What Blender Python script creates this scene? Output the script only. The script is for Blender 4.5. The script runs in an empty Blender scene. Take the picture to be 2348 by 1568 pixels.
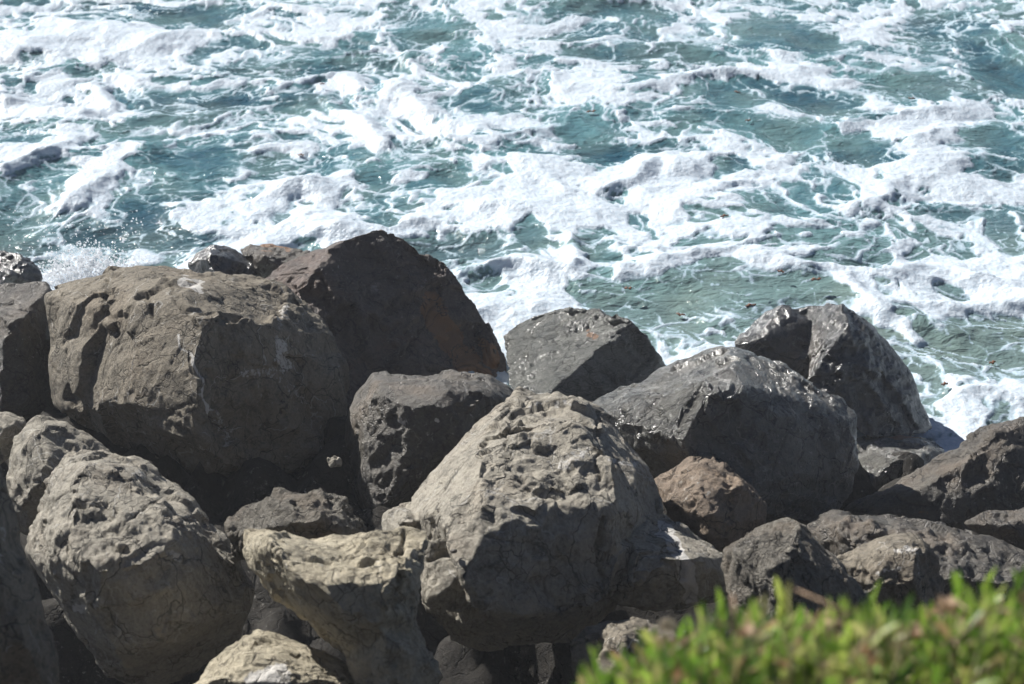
import bpy, bmesh, math
import numpy as np
from mathutils import Vector

# ------------------------------------------------------------------ camera, sky, sun, exposure
scene = bpy.context.scene
COL = scene.collection
CAM = np.array((0.0, 0.0, 6.0))
PITCH = math.radians(27.0)
HALF = math.tan(math.radians(16.0))
FWD = np.array((0.0, math.cos(PITCH), -math.sin(PITCH)))
RGT = np.array((1.0, 0.0, 0.0))
UPV = np.array((0.0, math.sin(PITCH), math.cos(PITCH)))
PW, PH = 2347.0, 1568.0

cd = bpy.data.cameras.new('camera')
cam = bpy.data.objects.new('camera', cd)
COL.objects.link(cam)
cam.location = CAM
cam.rotation_euler = (math.pi / 2 - PITCH, 0, 0)
cd.sensor_width = 36.0
cd.lens = 18.0 / HALF
cd.clip_start = 0.05
cd.clip_end = 5000.0
cd.dof.use_dof = True
cd.dof.focus_distance = 11.0
cd.dof.aperture_fstop = 2.7
scene.camera = cam

SUN_AZ_LEFT = math.radians(48.0)      # left of straight ahead
SUN_EL = math.radians(37.0)
TO_SUN = Vector((-math.sin(SUN_AZ_LEFT) * math.cos(SUN_EL), math.cos(SUN_AZ_LEFT) * math.cos(SUN_EL), math.sin(SUN_EL)))
world = bpy.data.worlds.new('World')
scene.world = world
world.use_nodes = True
wn = world.node_tree
bg = wn.nodes['Background']
sky = wn.nodes.new('ShaderNodeTexSky')
sky.sky_type = 'NISHITA'
sky.sun_disc = False
sky.sun_elevation = SUN_EL
sky.sun_rotation = -SUN_AZ_LEFT
sky.air_density = 0.45
sky.dust_density = 0.1
wn.links.new(sky.outputs[0], bg.inputs[0])
bg.inputs[1].default_value = 0.05
sd = bpy.data.lights.new('sun', 'SUN')
sd.energy = 5.0
sd.angle = math.radians(0.55)
sd.color = (1.0, 0.965, 0.91)
sun = bpy.data.objects.new('sun', sd)
COL.objects.link(sun)
sun.rotation_euler = TO_SUN.to_track_quat('Z', 'Y').to_euler()
scene.view_settings.view_transform = 'Standard'
scene.view_settings.look = 'None'
scene.view_settings.exposure = 0.52
scene.view_settings.gamma = 1.0
scene.view_settings.use_curve_mapping = False
scene.cycles.max_bounces = 5
scene.cycles.diffuse_bounces = 3
scene.cycles.glossy_bounces = 2
scene.cycles.use_adaptive_sampling = True
scene.cycles.adaptive_threshold = 0.035
scene.cycles.volume_bounces = 0

# ------------------------------------------------------------------ numpy noise
rng0 = np.random.RandomState(7)
PERM = rng0.permutation(4096).astype(np.int64)
PERM = np.concatenate([PERM, PERM])
GR3 = rng0.normal(size=(4096, 3))
GR3 /= np.linalg.norm(GR3, axis=1)[:, None]
RND = rng0.rand(4096)
RND2 = rng0.rand(4096)

def h3(i, j, k):
    return PERM[PERM[PERM[i & 4095] + (j & 4095)] + (k & 4095)]

def perlin(p, seed=0):
    p = p + np.array((seed * 17.31, seed * 5.7, seed * 9.13))
    i = np.floor(p).astype(np.int64)
    f = p - i
    u = f * f * f * (f * (f * 6 - 15) + 10)
    out = 0.0
    for dx in (0, 1):
        wx = u[:, 0] if dx else 1 - u[:, 0]
        for dy in (0, 1):
            wy = u[:, 1] if dy else 1 - u[:, 1]
            for dz in (0, 1):
                wz = u[:, 2] if dz else 1 - u[:, 2]
                g = GR3[h3(i[:, 0] + dx, i[:, 1] + dy, i[:, 2] + dz)]
                d = g[:, 0] * (f[:, 0] - dx) + g[:, 1] * (f[:, 1] - dy) + g[:, 2] * (f[:, 2] - dz)
                out = out + wx * wy * wz * d
    return out * 1.5

def fbm(p, octs=4, seed=0, gain=0.5, lac=2.03):
    a, s = 1.0, 0.0
    for o in range(octs):
        s = s + a * perlin(p, seed + o * 3.1)
        p = p * lac
        a *= gain
    return s

def ridged(p, octs=4, seed=0, gain=0.5):
    a, s = 1.0, 0.0
    for o in range(octs):
        s = s + a * (1 - np.abs(perlin(p, seed + o * 3.1)) * 1.8)
        p = p * 2.07
        a *= gain
    return s

def worley3(p, seed=0):
    p = p + seed * 13.7
    i = np.floor(p).astype(np.int64)
    n = len(p)
    f1 = np.full(n, 9.0); f2 = np.full(n, 9.0); idd = np.zeros(n, np.int64); vec = np.zeros((n, 3))
    for dx in (-1, 0, 1):
        for dy in (-1, 0, 1):
            for dz in (-1, 0, 1):
                c = i + np.array((dx, dy, dz))
                h = h3(c[:, 0], c[:, 1], c[:, 2])
                q = c + np.stack([RND[h], RND2[h], RND[(h * 7 + 3) & 4095]], 1) - p
                d = np.sqrt((q * q).sum(1))
                m = d < f1
                f2 = np.where(m, f1, np.minimum(f2, d))
                idd = np.where(m, h, idd)
                vec[m] = q[m]
                f1 = np.where(m, d, f1)
    return f1, f2, idd, vec

def perlin2(x, y, seed=0):
    x = x + seed * 17.31; y = y + seed * 5.77
    i = np.floor(x).astype(np.int64); j = np.floor(y).astype(np.int64)
    fx = x - i; fy = y - j
    u = fx * fx * fx * (fx * (fx * 6 - 15) + 10); v = fy * fy * fy * (fy * (fy * 6 - 15) + 10)
    out = 0.0
    for dx in (0, 1):
        wx = u if dx else 1 - u
        for dy in (0, 1):
            wy = v if dy else 1 - v
            h = PERM[PERM[(i + dx) & 4095] + ((j + dy) & 4095)]
            a = RND[h] * 2 * math.pi
            out = out + wx * wy * (np.cos(a) * (fx - dx) + np.sin(a) * (fy - dy))
    return out * 1.5

def fbm2(x, y, octs=4, seed=0, gain=0.5):
    a, s = 1.0, 0.0
    for o in range(octs):
        s = s + a * perlin2(x, y, seed + o * 2.3)
        x = x * 2.03; y = y * 2.03; a *= gain
    return s

def worley2(x, y, seed=0):
    x = x + seed * 13.7; y = y + seed * 7.9
    i = np.floor(x).astype(np.int64); j = np.floor(y).astype(np.int64)
    f1 = np.full(x.shape, 9.0); f2 = np.full(x.shape, 9.0)
    for dx in (-1, 0, 1):
        for dy in (-1, 0, 1):
            h = PERM[PERM[(i + dx) & 4095] + ((j + dy) & 4095)]
            qx = i + dx + RND[h] - x; qy = j + dy + RND2[h] - y
            d = np.sqrt(qx * qx + qy * qy)
            m = d < f1
            f2 = np.where(m, f1, np.minimum(f2, d))
            f1 = np.where(m, d, f1)
    return f1, f2

def sstep(a, b, x):
    t = np.clip((x - a) / (b - a), 0, 1)
    return t * t * (3 - 2 * t)

def ray(px, py):
    u = (px - PW / 2) / (PW / 2) * HALF
    v = -(py - PH / 2) / (PW / 2) * HALF
    return FWD + u * RGT + v * UPV          # unit depth along the view axis

def project(P):
    d = P - CAM
    w = d @ FWD
    return PW / 2 + (d @ RGT) / w / HALF * PW / 2, PH / 2 - (d @ UPV) / w / HALF * PW / 2, w

def on_water(px, py, z=0.0):
    r = ray(px, py)
    t = (z - CAM[2]) / r[2]
    return CAM + r * t

def polydist(x, y, pts):
    best = np.full(np.shape(x), 1e9)
    for (ax, ay), (bx, by) in zip(pts[:-1], pts[1:]):
        dx, dy = bx - ax, by - ay
        t = np.clip(((x - ax) * dx + (y - ay) * dy) / (dx * dx + dy * dy + 1e-12), 0, 1)
        best = np.minimum(best, np.hypot(x - ax - t * dx, y - ay - t * dy))
    return best

# ------------------------------------------------------------------ small helpers
def tag(o, label=None, cat=None, group=None, kind=None):
    if label: o['label'] = label
    if cat: o['category'] = cat
    if group: o['group'] = group
    if kind: o['kind'] = kind
    return o

def mesh_obj(name, verts, faces, mat, parent=None, smooth=True):
    me = bpy.data.meshes.new(name)
    me.from_pydata(verts, [], faces)
    me.materials.append(mat)
    if smooth:
        me.polygons.foreach_set('use_smooth', [True] * len(me.polygons))
    o = bpy.data.objects.new(name, me)
    COL.objects.link(o)
    if parent: o.parent = parent
    return o

def grid_mesh(name, P, nx, ny, mat):
    """P: (ny*nx,3) row major"""
    me = bpy.data.meshes.new(name)
    nf = (nx - 1) * (ny - 1)
    me.vertices.add(len(P)); me.vertices.foreach_set('co', P.astype(np.float32).ravel())
    idx = np.arange(nx * ny).reshape(ny, nx)
    q = np.stack([idx[:-1, :-1], idx[:-1, 1:], idx[1:, 1:], idx[1:, :-1]], -1).reshape(-1)
    me.loops.add(nf * 4); me.loops.foreach_set('vertex_index', q.astype(np.int32))
    me.polygons.add(nf)
    me.polygons.foreach_set('loop_start', np.arange(0, nf * 4, 4, dtype=np.int32))
    me.polygons.foreach_set('use_smooth', np.ones(nf, bool))
    me.update(calc_edges=True); me.validate()
    me.materials.append(mat)
    o = bpy.data.objects.new(name, me)
    COL.objects.link(o)
    return o

def set_attr(me, name, arr):
    a = me.attributes.new(name, 'FLOAT', 'POINT')
    a.data.foreach_set('value', np.asarray(arr, np.float32))

class NT:
    def __init__(self, name):
        self.m = bpy.data.materials.new(name); self.m.use_nodes = True
        self.t = self.m.node_tree; self.t.nodes.clear()
    def n(self, kind, **kw):
        nd = self.t.nodes.new(kind)
        for k, v in kw.items():
            if k.startswith('i_'):
                key = k[2:]
                key = int(key) if key.isdigit() else key.replace('_', ' ')
                nd.inputs[key].default_value = v
            else:
                setattr(nd, k, v)
        return nd
    def l(self, a, b): self.t.links.new(a, b)
    def val(self, x):
        return x
    def math(self, op, a, b=None, c=None, clamp=False):
        nd = self.t.nodes.new('ShaderNodeMath'); nd.operation = op; nd.use_clamp = clamp
        for k, x in enumerate((a, b, c)):
            if x is None: continue
            if isinstance(x, (int, float)): nd.inputs[k].default_value = x
            else: self.l(x, nd.inputs[k])
        return nd.outputs[0]
    def ss(self, x, a, b, lo=0.0, hi=1.0):
        nd = self.t.nodes.new('ShaderNodeMapRange'); nd.interpolation_type = 'SMOOTHSTEP'
        self.l(x, nd.inputs[0])
        for k, v in zip((1, 2, 3, 4), (a, b, lo, hi)): nd.inputs[k].default_value = v
        return nd.outputs[0]
    def mix(self, fac, a, b, blend='MIX'):
        nd = self.t.nodes.new('ShaderNodeMix'); nd.data_type = 'RGBA'; nd.blend_type = blend
        for x, s in ((fac, nd.inputs[0]), (a, nd.inputs[6]), (b, nd.inputs[7])):
            if isinstance(x, (int, float)): s.default_value = x
            elif isinstance(x, tuple): s.default_value = (*x, 1.0) if len(x) == 3 else x
            else: self.l(x, s)
        return nd.outputs[2]
    def noise(self, vec, scale, detail=4, rough=0.55, dist=0.0):
        nd = self.n('ShaderNodeTexNoise'); nd.inputs['Scale'].default_value = scale
        nd.inputs['Detail'].default_value = detail; nd.inputs['Roughness'].default_value = rough
        nd.inputs['Distortion'].default_value = dist
        self.l(vec, nd.inputs['Vector'])
        return nd.outputs['Fac']
    def attr(self, name):
        return self.n('ShaderNodeAttribute', attribute_name=name).outputs['Fac']

# ------------------------------------------------------------------ materials
def rock_material(name, dark, light, rough=0.85, wet=0.0, vein=0.35, tint=(0.30, 0.20, 0.12), tint_amt=0.25, seed=0.0, bump=0.5, strat=(1, 1, 1)):
    k = NT(name)
    tc = k.n('ShaderNodeTexCoord')
    mp = k.n('ShaderNodeMapping'); mp.inputs['Location'].default_value = (seed * 3.1, seed * 1.7, seed * 2.3)
    k.l(tc.outputs['Object'], mp.inputs['Vector'])
    v = mp.outputs[0]
    ms = k.n('ShaderNodeMapping'); ms.inputs['Scale'].default_value = strat
    k.l(v, ms.inputs['Vector'])
    vs = ms.outputs[0]
    big = k.noise(v, 2.2, 5, 0.6)
    mid = k.noise(vs, 9.0, 6, 0.65, 0.3)
    fine = k.noise(vs, 55.0, 4, 0.7)
    c = k.mix(k.ss(big, 0.35, 0.65), dark, light)
    c = k.mix(k.ss(mid, 0.3, 0.72, 0.0, 0.75), c, tuple(min(1, x * 1.35) for x in light))
    c = k.mix(k.ss(mid, 0.5, 0.28, 0.0, 0.6), c, tuple(x * 0.55 for x in dark))
    tn = k.noise(v, 1.7, 4, 0.6, 0.5)
    c = k.mix(k.ss(tn, 0.5, 0.68, 0.0, tint_amt), c, tint)
    c = k.mix(k.ss(fine, 0.45, 0.72, 0.0, 0.6), c, tuple(min(1, x * 1.7) for x in light))
    c = k.mix(k.ss(fine, 0.48, 0.25, 0.0, 0.65), c, tuple(x * 0.45 for x in dark))
    crust = k.math('MULTIPLY', k.ss(k.noise(v, 7.0, 6, 0.75), 0.56, 0.70), k.ss(k.noise(v, 1.9, 2), 0.48, 0.62))
    c = k.mix(k.math('MULTIPLY', crust, 0.55 if wet < 0.3 else 0.25), c, (0.42, 0.40, 0.36))
    fl = k.math('MULTIPLY', k.ss(k.noise(vs, 26.0, 4, 0.7), 0.60, 0.70), k.ss(k.noise(v, 2.6, 3), 0.46, 0.60))
    c = k.mix(k.math('MULTIPLY', fl, 0.75), c, (0.50, 0.48, 0.44))
    # thin pale mineral veins
    wv = k.n('ShaderNodeVectorMath', operation='ADD'); wn_ = k.n('ShaderNodeTexNoise'); wn_.inputs['Scale'].default_value = 3.0
    wn_.inputs['Detail'].default_value = 4
    k.l(v, wn_.inputs['Vector']); sc = k.n('ShaderNodeVectorMath', operation='SCALE'); sc.inputs['Scale'].default_value = 0.5
    k.l(wn_.outputs['Color'], sc.inputs[0]); k.l(v, wv.inputs[0]); k.l(sc.outputs[0], wv.inputs[1])
    vo = k.n('ShaderNodeTexVoronoi', feature='DISTANCE_TO_EDGE'); vo.inputs['Scale'].default_value = 2.1
    k.l(wv.outputs[0], vo.inputs['Vector'])
    vm = k.math('MULTIPLY', k.ss(vo.outputs['Distance'], 0.011, 0.002), k.ss(k.noise(v, 3.3, 2), 0.47, 0.58))
    vob = k.n('ShaderNodeTexVoronoi', feature='DISTANCE_TO_EDGE'); vob.inputs['Scale'].default_value = 4.7; k.l(wv.outputs[0], vob.inputs['Vector'])
    vm = k.math('MAXIMUM', vm, k.math('MULTIPLY', k.ss(vob.outputs['Distance'], 0.016, 0.002), k.ss(k.noise(v, 4.1, 2), 0.54, 0.62)))
    vm = k.math('MULTIPLY', vm, vein)
    c = k.mix(vm, c, (0.5, 0.48, 0.44))
    # droppings / salt (placed marks) and rusty stains (placed marks)
    nz = k.noise(v, 38.0, 5, 0.7)
    wmask = k.ss(k.math('ADD', k.attr('white_mark'), k.math('MULTIPLY', k.math('SUBTRACT', nz, 0.5), 1.5)), 0.42, 0.62)
    wmask = k.math('MULTIPLY', wmask, k.ss(k.attr('white_mark'), 0.02, 0.2))
    c = k.mix(k.math('MULTIPLY', wmask, 0.9), c, (0.62, 0.6, 0.57))
    omask = k.ss(k.math('ADD', k.attr('rust_mark'), k.math('MULTIPLY', k.math('SUBTRACT', k.noise(v, 16, 5, 0.7), 0.5), 1.4)), 0.42, 0.7)
    omask = k.math('MULTIPLY', omask, k.ss(k.attr('rust_mark'), 0.02, 0.25))
    c = k.mix(k.math('MULTIPLY', omask, 0.75), c, (0.30, 0.145, 0.06))
    # crack lines are darker than the rock
    cr = k.attr('crack')
    c = k.mix(k.math('MULTIPLY', cr, 0.6), c, tuple(x * 0.4 for x in dark))
    b = k.n('ShaderNodeBsdfPrincipled')
    k.l(c, b.inputs['Base Color'])
    if wet > 0:
        wm = k.ss(k.noise(v, 3.0, 4), 0.62 - 0.35 * wet, 0.75 - 0.35 * wet)
        rr = k.math('MULTIPLY_ADD', wm, -0.12, 0.60 - 0.30 * min(1.0, wet * 1.3))
        k.l(rr, b.inputs['Roughness'])
        k.l(k.math('MULTIPLY_ADD', wm, 0.5 * wet, 0.3 * wet), b.inputs['Coat Weight'])
        b.inputs['Coat Roughness'].default_value = 0.30; b.inputs['Coat IOR'].default_value = 1.5
        b.inputs['Specular IOR Level'].default_value = 0.5 + 0.3 * wet
    else:
        b.inputs['Roughness'].default_value = rough
        b.inputs['Specular IOR Level'].default_value = 0.3
    hb = k.math('ADD', k.math('MULTIPLY', k.noise(vs, 30.0, 5, 0.72, 0.4), 1.0), k.math('MULTIPLY', k.noise(vs, 120.0, 3, 0.7), 0.3))
    vo2 = k.n('ShaderNodeTexVoronoi', feature='DISTANCE_TO_EDGE'); vo2.inputs['Scale'].default_value = 9.0
    ws = k.n('ShaderNodeVectorMath', operation='ADD'); k.l(vs, ws.inputs[0]); k.l(sc.outputs[0], ws.inputs[1])
    k.l(ws.outputs[0], vo2.inputs['Vector'])
    ck = k.math('MULTIPLY', k.ss(vo2.outputs['Distance'], 0.05, 0.0), k.ss(k.noise(v, 4.0, 3), 0.46, 0.6))
    vo5 = k.n('ShaderNodeTexVoronoi', feature='DISTANCE_TO_EDGE'); vo5.inputs['Scale'].default_value = 3.4; k.l(ws.outputs[0], vo5.inputs['Vector'])
    ck = k.math('MAXIMUM', ck, k.math('MULTIPLY', k.ss(vo5.outputs['Distance'], 0.022, 0.004), k.ss(k.noise(v, 2.3, 3), 0.44, 0.56)))
    hb = k.math('SUBTRACT', hb, k.math('MULTIPLY', ck, 0.5))
    bp = k.n('ShaderNodeBump'); bp.inputs['Strength'].default_value = bump; bp.inputs['Distance'].default_value = 0.075
    k.l(hb, bp.inputs['Height']); k.l(bp.outputs[0], b.inputs['Normal']); k.l(bp.outputs[0], b.inputs['Coat Normal'])
    c2 = k.mix(k.math('MULTIPLY', ck, 0.8), c, tuple(x * 0.35 for x in dark))
    k.l(c2, b.inputs['Base Color'])
    out = k.n('ShaderNodeOutputMaterial'); k.l(b.outputs[0], out.inputs[0])
    return k.m

def sea_material():
    k = NT('sea_water_and_foam')
    geo = k.n('ShaderNodeNewGeometry')
    v = geo.outputs['Position']
    f = k.attr('foam'); a = k.attr('aeration')
    mp = k.n('ShaderNodeMapping'); mp.inputs['Scale'].default_value = (1.0, 0.8, 1.0); k.l(v, mp.inputs['Vector'])
    vv = mp.outputs[0]
    # water
    col = k.mix(k.ss(a, 0.0, 1.0), (0.020, 0.085, 0.130), (0.125, 0.275, 0.300))
    col = k.mix(k.ss(k.noise(vv, 1.3, 3), 0.4, 0.65, 0.0, 0.35), col, (0.19, 0.26, 0.22))
    sep = k.n('ShaderNodeSeparateXYZ'); k.l(v, sep.inputs[0])
    silt = k.ss(k.math('ADD', sep.outputs[1], k.math('MULTIPLY', k.noise(v, 0.6, 2), 2.5)), 16.6, 12.6, 0.0, 0.55)
    col = k.mix(silt, col, (0.235, 0.285, 0.245))
    w = k.n('ShaderNodeBsdfPrincipled'); k.l(col, w.inputs['Base Color'])
    w.inputs['Roughness'].default_value = 0.07; w.inputs['IOR'].default_value = 1.33
    mr = k.n('ShaderNodeMapping'); mr.inputs['Scale'].default_value = (0.75, 1.4, 1.0); mr.inputs['Rotation'].default_value = (0, 0, 0.25)
    k.l(v, mr.inputs['Vector'])
    rip = k.math('ADD', k.noise(mr.outputs[0], 7.0, 4, 0.55, 0.6), k.math('MULTIPLY', k.noise(mr.outputs[0], 22.0, 3, 0.5), 0.25))
    bw = k.n('ShaderNodeBump'); bw.inputs['Strength'].default_value = 0.55; bw.inputs['Distance'].default_value = 0.10
    k.l(rip, bw.inputs['Height']); k.l(bw.outputs[0], w.inputs['Normal'])
    # foam
    fo = k.n('ShaderNodeBsdfPrincipled')
    n1 = k.noise(v, 30.0, 4, 0.65)
    fo.inputs['Roughness'].default_value = 0.45
    fo.inputs['Specular IOR Level'].default_value = 0.35
    vo = k.n('ShaderNodeTexVoronoi', feature='SMOOTH_F1'); vo.inputs['Scale'].default_value = 34.0; k.l(v, vo.inputs['Vector'])
    hb = k.math('ADD', k.math('MULTIPLY', n1, 1.2), k.math('MULTIPLY', vo.outputs['Distance'], -0.5))
    bf = k.n('ShaderNodeBump'); bf.inputs['Strength'].default_value = 0.5; bf.inputs['Distance'].default_value = 0.018
    k.l(hb, bf.inputs['Height']); k.l(bf.outputs[0], fo.inputs['Normal'])
    # coverage with fine ragged edge, bubbles and thin film
    fn = k.math('SUBTRACT', k.noise(vv, 13.0, 5, 0.68), 0.5)
    fs = k.math('SUBTRACT', k.noise(vv, 42.0, 3, 0.6), 0.5)
    g = k.math('ADD', f, k.math('ADD', k.math('MULTIPLY', fn, 0.45), k.math('MULTIPLY', fs, 0.38)))
    wnz = k.n('ShaderNodeTexNoise'); wnz.inputs['Scale'].default_value = 3.5; wnz.inputs['Detail'].default_value = 2; k.l(vv, wnz.inputs['Vector'])
    wsc = k.n('ShaderNodeVectorMath', operation='SCALE'); wsc.inputs['Scale'].default_value = 0.35; k.l(wnz.outputs['Color'], wsc.inputs[0])
    wad = k.n('ShaderNodeVectorMath', operation='ADD'); k.l(vv, wad.inputs[0]); k.l(wsc.outputs[0], wad.inputs[1])
    vo4 = k.n('ShaderNodeTexVoronoi', feature='F1'); vo4.inputs['Scale'].default_value = 7.5; k.l(wad.outputs[0], vo4.inputs['Vector'])
    sp4 = k.n('ShaderNodeSeparateColor'); k.l(vo4.outputs['Color'], sp4.inputs[0])
    open_ = k.math('MULTIPLY', k.ss(vo4.outputs['Distance'], 0.42, 0.20), k.ss(sp4.outputs[0], 0.45, 0.8))
    g = k.math('SUBTRACT', g, k.math('SUBTRACT', k.math('MULTIPLY', open_, 0.5), 0.12))
    thick = k.math('MULTIPLY', k.ss(g, 0.0, 0.07), k.ss(g, 0.0, 0.40, 0.80, 1.0))
    body = k.mix(k.ss(n1, 0.35, 0.6), (0.58, 0.69, 0.79), (0.73, 0.81, 0.89))  # bluish body: sky-blue shading put into the foam's base colour
    k.l(k.mix(k.ss(g, 0.05, 0.55), (0.42, 0.56, 0.65), body), fo.inputs['Base Color'])
    film = k.math('MULTIPLY', k.ss(g, -0.28, 0.02), 0.24)
    vo3 = k.n('ShaderNodeTexVoronoi', feature='F1'); vo3.inputs['Scale'].default_value = 17.0; k.l(vv, vo3.inputs['Vector'])
    sepc = k.n('ShaderNodeSeparateColor'); k.l(vo3.outputs['Color'], sepc.inputs[0])
    speck = k.math('MULTIPLY', k.ss(vo3.outputs['Distance'], 0.30, 0.18), k.ss(sepc.outputs[0], 0.55, 0.6))
    speck = k.math('MULTIPLY', speck, k.ss(k.math('ADD', f, fn), -0.75, -0.25))
    fac = k.math('MAXIMUM', k.math('MAXIMUM', thick, film), k.math('MULTIPLY', speck, 0.9))
    mx = k.n('ShaderNodeMixShader'); k.l(fac, mx.inputs[0]); k.l(w.outputs[0], mx.inputs[1]); k.l(fo.outputs[0], mx.inputs[2])
    out = k.n('ShaderNodeOutputMaterial'); k.l(mx.outputs[0], out.inputs[0])
    return k.m

def plain_material(name, col, rough=0.6, vary=0.3, scale=12.0, translucent=0.0):
    k = NT(name)
    tc = k.n('ShaderNodeTexCoord')
    c = k.mix(k.ss(k.noise(tc.outputs['Object'], scale, 4), 0.3, 0.7), tuple(x * (1 - vary) for x in col), tuple(min(1, x * (1 + vary)) for x in col))
    b = k.n('ShaderNodeBsdfPrincipled'); k.l(c, b.inputs['Base Color']); b.inputs['Roughness'].default_value = rough
    out = k.n('ShaderNodeOutputMaterial')
    if translucent:
        t = k.n('ShaderNodeBsdfTranslucent'); k.l(c, t.inputs['Color'])
        mx = k.n('ShaderNodeMixShader'); mx.inputs[0].default_value = translucent
        k.l(b.outputs[0], mx.inputs[1]); k.l(t.outputs[0], mx.inputs[2]); k.l(mx.outputs[0], out.inputs[0])
    else:
        k.l(b.outputs[0], out.inputs[0])
    return k.m

def leaf_material():
    k = NT('leaf')
    a = k.n('ShaderNodeAttribute', attribute_name='leaf_tone')
    r = k.n('ShaderNodeValToRGB'); k.l(a.outputs['Fac'], r.inputs[0])
    e = r.color_ramp.elements
    e[0].position = 0.0; e[0].color = (0.09, 0.18, 0.03, 1)
    e[1].position = 1.0; e[1].color = (0.42, 0.20, 0.16, 1)
    for p, c in ((0.30, (0.20, 0.36, 0.06)), (0.55, (0.38, 0.54, 0.11)), (0.74, (0.60, 0.66, 0.22)), (0.88, (0.55, 0.50, 0.27))):
        x = e.new(p); x.color = (*c, 1)
    tc = k.n('ShaderNodeTexCoord')
    c = k.mix(k.ss(k.noise(tc.outputs['Object'], 40, 3), 0.3, 0.7, 0.0, 0.25), r.outputs[0], (0.03, 0.05, 0.01))
    b = k.n('ShaderNodeBsdfPrincipled'); k.l(c, b.inputs['Base Color']); b.inputs['Roughness'].default_value = 0.38
    t = k.n('ShaderNodeBsdfTranslucent'); k.l(k.mix(0.5, c, (1.0, 1.0, 0.5), 'MULTIPLY'), t.inputs['Color'])
    mx = k.n('ShaderNodeMixShader'); mx.inputs[0].default_value = 0.5
    k.l(b.outputs[0], mx.inputs[1]); k.l(t.outputs[0], mx.inputs[2])
    out = k.n('ShaderNodeOutputMaterial'); k.l(mx.outputs[0], out.inputs[0])
    return k.m

def spray_material():
    k = NT('white_spray')
    b = k.n('ShaderNodeBsdfPrincipled'); b.inputs['Base Color'].default_value = (0.9, 0.92, 0.93, 1); b.inputs['Roughness'].default_value = 0.3
    tc = k.n('ShaderNodeTexCoord')
    bp = k.n('ShaderNodeBump'); bp.inputs['Distance'].default_value = 0.02
    k.l(k.noise(tc.outputs['Object'], 40, 4), bp.inputs['Height']); k.l(bp.outputs[0], b.inputs['Normal'])
    t = k.n('ShaderNodeBsdfTranslucent'); t.inputs['Color'].default_value = (0.97, 0.98, 1.0, 1)
    mx = k.n('ShaderNodeMixShader'); mx.inputs[0].default_value = 0.88
    k.l(b.outputs[0], mx.inputs[1]); k.l(t.outputs[0], mx.inputs[2])
    out = k.n('ShaderNodeOutputMaterial'); k.l(mx.outputs[0], out.inputs[0])
    return k.m

# ------------------------------------------------------------------ sea
def ax_coords(lo, hi, step, far_lo, far_hi, growth=1.35):
    c = list(np.arange(lo, hi + 1e-6, step))
    d, x = step, hi
    while x < far_hi:
        d *= growth; x += d; c.append(x)
    d, x = step, lo
    pre = []
    while x > far_lo:
        d *= growth; x -= d; pre.append(x)
    return np.array(pre[::-1] + c)

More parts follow.
